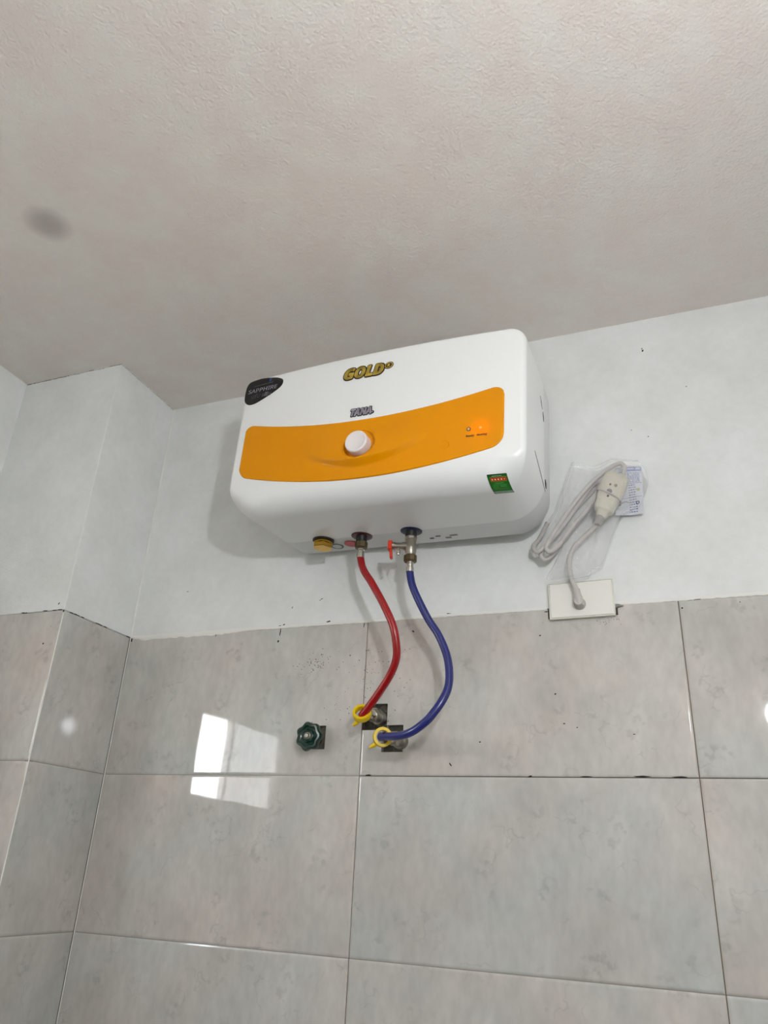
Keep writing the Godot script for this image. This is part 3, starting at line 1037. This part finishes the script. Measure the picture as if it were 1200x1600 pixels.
# ---------------------------------------------------------------- hoses and valve
func hoses() -> void:
	var hot := heater_xf * Vector3(-0.0743, -HH, 0.08)
	var cold := heater_xf * Vector3(0.0340, -HH, 0.08)
	var down := Basis(Vector3(1, 0, 0), Vector3(0, -1, 0), Vector3(0, 0, -1))
	# safety valve on the cold port
	var sv := thing("safety_valve", "nickel safety valve with a red lever under the water heater", "valve", cold)
	var ax := Transform3D(down, Vector3.ZERO)
	var b := MB.new()
	b.nut(0.0128, 0.0135, 0.0205, 8, ax, 0.001)
	b.lathe([Vector2(0.0105, 0.020), Vector2(0.0105, 0.028), Vector2(0.0112, 0.031), Vector2(0.0112, 0.044), Vector2(0.0104, 0.047), Vector2(0.0104, 0.053), Vector2(0, 0.053)], 28, ax)
	part("valve_body", b, M.nickel, sv)
	var dir := Vector3(-1.0, 0.05, 0.25).normalized()
	var bx := aim(Vector3(0, -0.033, 0), dir)
	var br := MB.new()
	br.lathe([Vector2(0.0085, 0.006), Vector2(0.0082, 0.016), Vector2(0.0066, 0.019), Vector2(0.0066, 0.030), Vector2(0.0076, 0.031), Vector2(0.0076, 0.037), Vector2(0, 0.037)], 24, bx)
	part("side_branch", br, M.nickel, sv)
	var lv := MB.new()
	var lb := Transform3D(bx.basis, bx.origin + dir * 0.040)
	var lat := Vector3.UP.cross(dir).normalized()
	var lf := Transform3D(Basis(dir, Vector3.UP, dir.cross(Vector3.UP)).orthonormalized(), bx.origin + dir * 0.036)
	lv.box(Vector3(0.0, -0.010, -0.0085), Vector3(0.0085, 0.009, 0.0085), 0.0015, lf)
	lv.box(Vector3(0.0010, -0.027, -0.006), Vector3(0.0065, -0.009, 0.006), 0.0015, Transform3D(lf.basis.rotated(lf.basis.z.normalized(), -0.14), lf.origin))
	part("lever", lv, M.lever, sv).set_meta("label", "red lever")
	var np := MB.new()
	np.lathe([Vector2(0.0034, 0.004), Vector2(0.0034, 0.009), Vector2(0.0042, 0.0105), Vector2(0.0034, 0.0125), Vector2(0.0042, 0.0145), Vector2(0.0032, 0.0175), Vector2(0.0016, 0.0175), Vector2(0.0016, 0.01)], 18, Transform3D(down, bx.origin + dir * 0.024 + Vector3(0, -0.001, 0)))
	part("drain_nipple", np, M.chrome, sv)

	var red := [hot + Vector3(0, -0.045, 0), Vector3(0.0205, 0.396, 0.0996), Vector3(0.0258, 0.3815, 0.103), Vector3(0.0365, 0.3640, 0.109), Vector3(0.0540, 0.3400, 0.116), Vector3(0.0829, 0.2928, 0.122), Vector3(0.1028, 0.2523, 0.122), Vector3(0.1085, 0.2199, 0.115), Vector3(0.1059, 0.1933, 0.105), Vector3(0.0908, 0.168, 0.092), Vector3(0.0646, 0.1389, 0.078), Vector3(0.031, 0.1059, 0.062)]
	var blue := [cold + Vector3(0.0, -0.083, 0), Vector3(0.1285, 0.351, 0.105), Vector3(0.1340, 0.3310, 0.107), Vector3(0.1462, 0.3023, 0.105), Vector3(0.1643, 0.2658, 0.098), Vector3(0.1835, 0.2359, 0.096), Vector3(0.1999, 0.1988, 0.098), Vector3(0.2075, 0.1645, 0.104), Vector3(0.2079, 0.135, 0.112), Vector3(0.1996, 0.1104, 0.12), Vector3(0.1851, 0.0887, 0.124), Vector3(0.1721, 0.0754, 0.124), Vector3(0.1472, 0.0607, 0.118), Vector3(0.119, 0.0555, 0.105), Vector3(0.079, 0.0583, 0.08)]
	hose("red water hose curving down from the hot port of the water heater", M.red_hose, red, hot + Vector3(0, -0.0135, 0))
	hose("blue water hose curving down from the safety valve of the water heater", M.blue_hose, blue, cold + Vector3(0, -0.0515, 0))
	ring_("loose yellow plastic ring round the wall end of the red hose", Vector3(0.0245, 0.1045, 0.060), Vector3(0.25, 0.55, 1.0), Vector3(-0.010, -0.017, 0))
	ring_("loose yellow plastic ring round the wall end of the blue hose", Vector3(0.0715, 0.0595, 0.068), Vector3(0.55, -0.05, 1.0), Vector3(-0.016, -0.014, 0))

func hose(label: String, m: Material, pts: Array, top: Vector3) -> void:
	var t := thing("flexible_hose", label, "hose", top)
	t.set_meta("group", "water hoses under the heater")
	var down := Basis(Vector3(1, 0, 0), Vector3(0, -1, 0), Vector3(0, 0, -1))
	var n := MB.new()
	n.nut(0.0132, 0.0, 0.0145, 10, Transform3D(down, Vector3.ZERO), 0.002)
	part("hose_nut", n, M.old_brass, t)
	var f := MB.new()
	f.lathe([Vector2(0.0076, 0.014), Vector2(0.0076, 0.018), Vector2(0.0064, 0.019), Vector2(0.0064, 0.0245), Vector2(0.0078, 0.0255), Vector2(0.0078, 0.0345), Vector2(0, 0.0345)], 24, Transform3D(down, Vector3.ZERO))
	part("ferrule", f, M.chrome, t)
	var local := []
	for p in pts:
		local.append(p - top)
	local[0] = Vector3(0, -0.032, 0)
	var path := smooth_path(local, 8)
	var h := MB.new()
	h.tube(path, 0.0073, 20)
	part("hose_sleeve", h, m, t)
	var e := MB.new()
	var d := (path[path.size() - 1] - path[path.size() - 4]).normalized()
	e.lathe([Vector2(0.0082, -0.004), Vector2(0.0082, 0.010), Vector2(0.0072, 0.011), Vector2(0, 0.011)], 20, aim(path[path.size() - 1], d))
	part("end_ferrule", e, m, t)

func ring_(label: String, at: Vector3, axis: Vector3, tail: Vector3) -> void:
	var t := thing("plastic_ring", label, "ring", at)
	t.set_meta("group", "yellow rings on the hose ends")
	var r := MB.new()
	r.lathe([Vector2(0.0125, -0.006), Vector2(0.0170, -0.006), Vector2(0.0178, -0.0045), Vector2(0.0178, 0.0045), Vector2(0.0170, 0.006), Vector2(0.0125, 0.006), Vector2(0.0118, 0.0045), Vector2(0.0118, -0.0045), Vector2(0.0125, -0.006)], 36, aim(Vector3.ZERO, axis))
	part("collar", r, M.yellow, t)
	var s := MB.new()
	s.tube(PackedVector3Array([tail * 0.75, tail, tail * 1.35 + Vector3(-0.003, 0.001, 0)]), [0.005, 0.0045, 0.0022], 10)
	part("pull_tab", s, M.yellow, t)

# ---------------------------------------------------------------- things in the wall
func lump(r: float, seed_: int, h: float) -> MB:       # rough patch of mortar, round, rising to h
	var nz := FastNoiseLite.new()
	nz.seed = seed_
	nz.frequency = 60.0
	var rows := []
	for j in 7:
		var row := PackedVector3Array()
		for i in 28:
			var a := TAU * i / 28
			var k := 1.0 - j / 6.0
			var d := Vector2(cos(a), sin(a))
			var rr := r * k * (1.0 + 0.22 * nz.get_noise_2d(d.x * 0.02, d.y * 0.02))
			row.append(Vector3(d.x * rr, d.y * rr, h * (1.0 - k * k) + 0.0025 * nz.get_noise_2d(d.x * rr, d.y * rr) * (1.0 - k * k)))
		rows.append(row)
	var m := MB.new()
	m.grid(rows, true)
	return m

func wall_fittings() -> void:
	var out := Transform3D(Basis(Vector3(1, 0, 0), Vector3(0, 0, 1), Vector3(0, -1, 0)), Vector3.ZERO)
	for s in [[Vector3(0.036, 0.107, -0.0112), 0.054, "metal pipe socket in the square tile hole at the red hose", 3], [Vector3(0.082, 0.062, -0.0112), 0.062, "metal pipe socket in the square tile hole at the blue hose", 4]]:
		var t := thing("pipe_socket", s[2], "pipe fitting", s[0])
		t.set_meta("group", "pipe sockets in the tiled wall")
		part("mortar", lump(0.024, s[3], 0.009), M.mortar, t)
		var b := MB.new()
		b.lathe([Vector2(0.0150, 0.004), Vector2(0.0150, 0.020), Vector2(0.0138, 0.022), Vector2(0.0112, 0.022), Vector2(0.0112, s[1] - 0.012), Vector2(0.0104, s[1] - 0.010), Vector2(0, s[1] - 0.010)], 28, out)
		part("socket", b, M.steel, t)
		var n := MB.new()
		n.nut(0.0140, s[1] - 0.022, s[1] - 0.006, 6, out, 0.002)
		part("union_nut", n, M.nickel, t)
		var e := MB.new()
		e.lathe([Vector2(0.009, s[1] - 0.008), Vector2(0.009, s[1] + 0.002), Vector2(0.0062, s[1] + 0.007), Vector2(0, s[1] + 0.008)], 24, out)
		part("elbow", e, M.chrome, t)
	# green valve wheel
	var v := thing("valve_wheel", "dark green lobed handwheel of a stop valve on the tiles", "valve", Vector3(-0.0975, 0.069, -0.0112))
	part("mortar", lump(0.025, 8, 0.008), M.mortar, v)
	var st := MB.new()
	st.lathe([Vector2(0.0125, 0.004), Vector2(0.0125, 0.026), Vector2(0.010, 0.028), Vector2(0.0075, 0.030), Vector2(0.0075, 0.040), Vector2(0, 0.040)], 28, out)
	part("bonnet", st, M.old_brass, v)
	var wh := MB.new()
	wh.lathe([Vector2(0.010, 0.034), Vector2(0.0215, 0.033), Vector2(0.0255, 0.035), Vector2(0.0268, 0.039), Vector2(0.0262, 0.044), Vector2(0.0235, 0.0475), Vector2(0.0195, 0.047), Vector2(0.0165, 0.0435), Vector2(0.0130, 0.043), Vector2(0.0115, 0.046), Vector2(0.0095, 0.0475), Vector2(0, 0.0475)], 84, out, 7, 0.07)
	part("handwheel", wh, M.green, v)
	var nu := MB.new()
	nu.lathe([Vector2(0.0068, 0.047), Vector2(0.0066, 0.0495), Vector2(0.0055, 0.0500), Vector2(0.0042, 0.0490)], 24, out)
	nu.nut(0.0044, 0.046, 0.052, 6, out, 0.0008)
	part("wheel_nut", nu, M.nickel, v)
	# cover plate over the junction hole, with the cable outlet
	var p := thing("cover_plate", "white blank cover plate fixed where the tiles meet the paint", "cover plate", Vector3(0.432, 0.314, 0.0))
	p.rotation.z = 0.01
	var body := MB.new()
	body.box(Vector3(-0.0595, -0.0355, 0.002), Vector3(0.0595, 0.0350, 0.0085), 0.0012)
	body.box(Vector3(-0.0570, -0.0330, 0.0084), Vector3(0.0570, 0.0325, 0.0105), 0.0018)
	part("plate", body, M.plate, p)
	var rim := MB.new()
	for s in [[-0.0595, -0.0355, 0.0595, -0.0340], [-0.0595, 0.0338, 0.0595, 0.0350], [-0.0595, -0.0355, -0.0580, 0.0350], [0.0580, -0.0355, 0.0595, 0.0350]]:
		rim.box(Vector3(s[0], s[1], 0.008), Vector3(s[2], s[3], 0.0098), 0.0004)
	part("rim", rim, mat(c8(226, 223, 208), 0.5), p)
	var box_ := MB.new()
	box_.box(Vector3(-0.0625, -0.031, -0.0112), Vector3(0.0625, -0.016, 0.0022), 0.001)
	part("wall_box", box_, mat(c8(92, 84, 76), 0.7), p)
	var tab := MB.new()
	tab.tube(PackedVector3Array([Vector3(0.058, -0.017, 0.002), Vector3(0.066, -0.016, 0.003), Vector3(0.074, -0.0165, 0.0016)]), [0.0035, 0.003, 0.001], 10)
	part("broken_edge", tab, mat(c8(150, 147, 142), 0.8), p)

# ---------------------------------------------------------------- power cord, plug, bag, tag
func cord() -> void:
	# cable from the plate up to the plug
	var c := thing("socket_cable", "short grey cable with an elbow end rising from the cover plate", "cable", Vector3(0.430, 0.304, 0.0105))
	var o := c.position
	var el := MB.new()
	el.lathe([Vector2(0.0110, 0.0), Vector2(0.0110, 0.004), Vector2(0.0092, 0.006), Vector2(0.0090, 0.018), Vector2(0.0075, 0.021), Vector2(0, 0.0215)], 24, Transform3D(Basis(Vector3(1, 0, 0), Vector3(0, 0, 1), Vector3(0, -1, 0)), Vector3.ZERO))
	part("outlet", el, M.pvc, c)
	var gl := MB.new()
	gl.lathe([Vector2(0.0072, -0.007), Vector2(0.0080, -0.004), Vector2(0.0080, 0.010), Vector2(0.0068, 0.013), Vector2(0.0062, 0.024), Vector2(0, 0.024)], 22, aim(Vector3(0, 0.0, 0.014), Vector3(-0.12, 1, 0.05)))
	part("elbow", gl, M.pvc, c)
	var cp := []
	for q in [Vector3(0.4285, 0.322, 0.0255), Vector3(0.422, 0.340, 0.028), Vector3(0.4185, 0.360, 0.032), Vector3(0.4195, 0.386, 0.035), Vector3(0.431, 0.411, 0.036), Vector3(0.454, 0.430, 0.038), Vector3(0.470, 0.444, 0.040), Vector3(0.481, 0.458, 0.043), Vector3(0.487, 0.468, 0.044)]:
		cp.append(q - o)
	var cb := MB.new()
	cb.tube(smooth_path(cp, 6), 0.0047, 14)
	part("cable", cb, M.pvc, c)
	# earth leakage plug
	var e := thing("leakage_plug", "beige earth leakage plug wrapped in clear plastic beside the heater", "plug", Vector3(0.503, 0.504, 0.046))
	e.rotation = Vector3(0.0, 0.12, -0.42)
	var bo := MB.new()
	var rows := []
	for s in [[-0.052, 0.006, 0.006], [-0.050, 0.0095, 0.008], [-0.040, 0.0115, 0.010], [-0.038, 0.016, 0.0125], [-0.034, 0.0185, 0.0145], [-0.018, 0.0195, 0.0155], [-0.014, 0.0215, 0.017], [0.010, 0.0235, 0.018], [0.030, 0.0235, 0.018], [0.038, 0.0215, 0.0165], [0.042, 0.017, 0.012], [0.043, 0.0, 0.0]]:
		var row := PackedVector3Array()
		for i in 32:
			var a := -TAU * i / 32
			var cx := cos(a); var sz := sin(a)
			var kx := signf(cx) * pow(absf(cx), 0.5)
			var kz := signf(sz) * pow(absf(sz), 0.5)
			row.append(Vector3(kx * s[1], s[0], kz * s[2]))
		rows.append(row)
	bo.grid(rows, true)
	part("plug_body", bo, M.beige, e)
	for s in [[Vector3(-0.004, 0.012, 0.0178), 0.0022, c8(120, 100, 92)], [Vector3(0.006, 0.013, 0.0178), 0.0030, c8(150, 132, 118)], [Vector3(-0.001, -0.002, 0.0174), 0.0050, c8(110, 96, 100)], [Vector3(0.0, -0.012, 0.0168), 0.0022, c8(44, 40, 40)]]:
		var bu := MB.new()
		bu.lathe([Vector2(s[1], -0.001), Vector2(s[1], 0.0012), Vector2(s[1] * 0.8, 0.0018), Vector2(0, 0.0018)], 18, Transform3D(Basis(Vector3(1, 0, 0), Vector3(0, 0, 1), Vector3(0, -1, 0)), s[0]))
		part("button", bu, mat(s[2], 0.4), e)
	var sr := MB.new()
	var pf := []
	for i in 8:
		pf.append(Vector2(0.0095 - 0.0004 * i, -0.050 - 0.0022 * i))
		pf.append(Vector2(0.0075 - 0.0003 * i, -0.0511 - 0.0022 * i))
	pf.reverse()
	sr.lathe(pf, 20)
	part("strain_relief", sr, M.pvc, e)
	# tie wound round the plug
	var tie := thing("wire_tie", "thin pale tie wound round the beige plug", "tie", Vector3(0.503, 0.504, 0.046))
	tie.transform = e.transform
	var tm := MB.new()
	var tp := []
	for i in 49:
		var a := -TAU * i / 24.0
		var kx := signf(cos(a)) * pow(absf(cos(a)), 0.55)
		var kz := signf(sin(a)) * pow(absf(sin(a)), 0.55)
		tp.append(Vector3(kx * 0.0245, -0.004 - kx * 0.004 - 0.0035 * i / 48.0, kz * 0.0192))
	tp.append(Vector3(0.033, -0.010, 0.012))
	tp.append(Vector3(0.040, -0.008, 0.008))
	tm.tube(smooth_path(tp, 3), 0.0011, 8)
	part("tie_wire", tm, M.pvc, tie)
	# the heater's own cord, folded into a bundle
	var pc := thing("power_cord", "pale grey power cord folded in a long bundle from heater to plug", "cord", Vector3(0.45, 0.49, 0.03))
	var po := pc.position
	var pts := [Vector3(0.378, 0.475, 0.012), Vector3(0.362, 0.440, 0.018), Vector3(0.353, 0.417, 0.036), Vector3(0.363, 0.402, 0.046), Vector3(0.388, 0.424, 0.044), Vector3(0.414, 0.455, 0.042), Vector3(0.446, 0.500, 0.038), Vector3(0.470, 0.534, 0.034), Vector3(0.481, 0.541, 0.028), Vector3(0.482, 0.530, 0.022),
		Vector3(0.463, 0.498, 0.020), Vector3(0.435, 0.462, 0.022), Vector3(0.405, 0.425, 0.024), Vector3(0.383, 0.397, 0.027), Vector3(0.370, 0.391, 0.032), Vector3(0.368, 0.404, 0.036), Vector3(0.392, 0.438, 0.032), Vector3(0.424, 0.480, 0.026), Vector3(0.452, 0.512, 0.018), Vector3(0.478, 0.542, 0.014), Vector3(0.490, 0.546, 0.020), Vector3(0.478, 0.515, 0.034),
		Vector3(0.456, 0.478, 0.040), Vector3(0.428, 0.448, 0.040), Vector3(0.400, 0.411, 0.042), Vector3(0.384, 0.400, 0.046), Vector3(0.380, 0.412, 0.048), Vector3(0.404, 0.450, 0.048), Vector3(0.440, 0.499, 0.048), Vector3(0.476, 0.538, 0.046), Vector3(0.508, 0.562, 0.044), Vector3(0.526, 0.568, 0.044), Vector3(0.533, 0.560, 0.045), Vector3(0.531, 0.545, 0.046), Vector3(0.526, 0.538, 0.046)]
	var lp := []
	for q in pts:
		lp.append(q - po)
	var pm := MB.new()
	pm.tube(smooth_path(lp, 6), 0.0045, 12)
	part("cable", pm, M.pvc, pc)
	# printed tag behind the plug
	var tg := thing("paper_tag", "small white tag with blue print behind the beige plug", "tag", Vector3(0.536, 0.523, 0.016))
	tg.rotation = Vector3(0.05, -0.1, -0.06)
	var rows2 := []
	var uvs := []
	for j in 9:
		var row := PackedVector3Array()
		var uv := PackedVector2Array()
		for i in 7:
			var x := lerpf(-0.026, 0.026, i / 6.0)
			var y := lerpf(-0.050, 0.050, j / 8.0)
			row.append(Vector3(x, y, 0.003 * sin(x * 90.0 + y * 40.0)))
			uv.append(Vector2(i / 6.0, 1.0 - j / 8.0))
		rows2.append(row)
		uvs.append(uv)
	var tgm := MB.new()
	tgm.grid(rows2, false, uvs)
	var back := []
	for r in rows2:
		var row := PackedVector3Array()
		for q in r:
			row.append(q - Vector3(0, 0, 0.0004))
		row.reverse()
		back.append(row)
	tgm.grid(back)
	var tmat := mat(Color.WHITE, 0.5)
	tmat.albedo_texture = tag_print()
	part("card", tgm, tmat, tg)
	# the bag
	var bag := thing("plastic_bag", "crumpled clear plastic bag round the plug and folded cord", "bag", Vector3(0.46, 0.47, 0.02))
	var poly := PackedVector2Array([Vector2(0.436, 0.581), Vector2(0.481, 0.566), Vector2(0.511, 0.577), Vector2(0.561, 0.565), Vector2(0.573, 0.523), Vector2(0.554, 0.482), Vector2(0.522, 0.468), Vector2(0.502, 0.432), Vector2(0.476, 0.367), Vector2(0.458, 0.362), Vector2(0.449, 0.349), Vector2(0.378, 0.347), Vector2(0.388, 0.374), Vector2(0.407, 0.412), Vector2(0.380, 0.393), Vector2(0.355, 0.401), Vector2(0.366, 0.437), Vector2(0.397, 0.476), Vector2(0.419, 0.534)])
	film_sheet("front_film", bag, poly, 1.0, 41)
	var hem := MB.new()
	var hp := []
	for i in poly.size() + 1:
		var q: Vector2 = poly[i % poly.size()]
		hp.append(Vector3(q.x, q.y, 0.02 + (0.014 if q.y < 0.45 else 0.020)) - bag.position)
	hem.tube(smooth_path(hp, 4), 0.0005, 6, false)
	var hm := mat(Color(0.95, 0.95, 0.95, 0.2), 0.08)
	hm.transparency = BaseMaterial3D.TRANSPARENCY_ALPHA
	part("bag_hem", hem, hm, bag)
	film_sheet("back_film", bag, poly, -1.0, 42)

func film_sheet(called: String, bag: Node3D, poly: PackedVector2Array, side: float, seed_: int) -> void:
	var nz := FastNoiseLite.new()
	nz.seed = seed_
	nz.frequency = 28.0
	nz.fractal_type = FastNoiseLite.FRACTAL_RIDGED
	nz.fractal_octaves = 3
	var cl := FastNoiseLite.new()
	cl.seed = seed_ + 7
	cl.noise_type = FastNoiseLite.TYPE_CELLULAR
	cl.cellular_return_type = FastNoiseLite.RETURN_DISTANCE
	cl.fractal_type = FastNoiseLite.FRACTAL_NONE
	cl.frequency = 55.0
	var step := 0.0026
	var r := Rect2(poly[0], Vector2.ZERO)
	for q in poly:
		r = r.expand(q)
	var nx := int(r.size.x / step) + 2
	var ny := int(r.size.y / step) + 2
	var depth := func(p: Vector2) -> float:
		var d := 1.0
		for i in poly.size():
			var c := Geometry2D.get_closest_point_to_segment(p, poly[i], poly[(i + 1) % poly.size()])
			d = minf(d, c.distance_to(p))
		if not Geometry2D.is_point_in_polygon(p, poly):
			d = -d
		return d
	var ids := {}
	var m := MB.new()
	var height := func(p: Vector2, d: float) -> float:
		var k := clampf(d / 0.022, 0.0, 1.0)
		var puff := sqrt(1.0 - (1.0 - k) * (1.0 - k))
		var thick := lerpf(0.020, 0.046, smoothstep(0.40, 0.47, p.y))
		var base := thick * 0.5
		var crease := 0.006 * (cl.get_noise_2d(p.x, p.y) + 0.5) * k + 0.0075 * nz.get_noise_2d(p.x * 1.6 + p.y * 0.7, p.y * 0.8 - p.x * 0.5) * (0.35 + 0.65 * k)
		if side > 0.0:
			return base + thick * 0.5 * puff + crease + 0.004
		return maxf(base - thick * 0.5 * puff + crease * 0.6, 0.0) - 0.014
	for j in ny:
		for i in nx:
			var p := r.position + Vector2(i, j) * step
			var d: float = depth.call(p)
			if d < -step * 1.3: continue
			if d < 0.0:                               # pull outside points back onto the outline
				var best := Vector2.ZERO
				var bd := 1.0
				for k in poly.size():
					var c := Geometry2D.get_closest_point_to_segment(p, poly[k], poly[(k + 1) % poly.size()])
					if c.distance_to(p) < bd:
						bd = c.distance_to(p); best = c
				p = best
				d = 0.0
			ids[Vector2i(i, j)] = m.vert(Vector3(p.x, p.y, 0.02 + height.call(p, d)) - bag.position, Vector3.ZERO)
	for j in ny - 1:
		for i in nx - 1:
			var k := [Vector2i(i, j), Vector2i(i + 1, j), Vector2i(i + 1, j + 1), Vector2i(i, j + 1)]
			if k.all(func(q): return ids.has(q)):
				for tr in [[0, 1, 2], [0, 2, 3]]:
					var a: int = ids[k[tr[0]]]; var b: int = ids[k[tr[1]]]; var c: int = ids[k[tr[2]]]
					var nm := (m.v[b] - m.v[a]).cross(m.v[c] - m.v[a])
					m.n[a] += nm; m.n[b] += nm; m.n[c] += nm
					m.tri(a, b, c)
	for i in m.n.size():
		m.n[i] = m.n[i].normalized() if m.n[i].length_squared() > 0.0 else Vector3(0, 0, 1)
	part(called, m, M.film, bag)

func tag_print() -> ImageTexture:
	var im := Image.create(128, 246, false, Image.FORMAT_RGB8)
	im.fill(c8(226, 228, 236))
	var ink := c8(92, 104, 168)
	im.fill_rect(Rect2i(58, 6, 66, 22), c8(150, 160, 208))
	im.fill_rect(Rect2i(62, 12, 30, 5), c8(240, 240, 248))
	im.fill_rect(Rect2i(98, 10, 20, 10), c8(236, 238, 248))
	im.fill_rect(Rect2i(6, 26, 118, 2), ink)
	im.fill_rect(Rect2i(6, 90, 118, 2), ink)
	im.fill_rect(Rect2i(6, 160, 118, 2), c8(150, 156, 196))
	var r := RandomNumberGenerator.new()
	r.seed = 9
	for j in 9:
		var x := 60
		while x < 116:
			var w := r.randi_range(4, 12)
			im.fill_rect(Rect2i(x, 34 + j * 6, mini(w, 118 - x), 3), c8(120, 130, 178))
			x += w + 3
	for j in 12:
		var x := 64
		while x < 96:
			var w := r.randi_range(3, 9)
			im.fill_rect(Rect2i(x, 98 + j * 12, w, 4), c8(86, 96, 150))
			x += w + 4
	for y in range(-9, 10):
		for x in range(-9, 10):
			var d := Vector2(x, y).length()
			if d < 9.0:
				im.set_pixel(108 + x, 126 + y, c8(196, 190, 120) if d < 6.0 else c8(210, 210, 196))
			if d < 9.0 and d > 4.5:
				im.set_pixel(102 + x, 190 + y, c8(58, 66, 120))
	return ImageTexture.create_from_image(im)
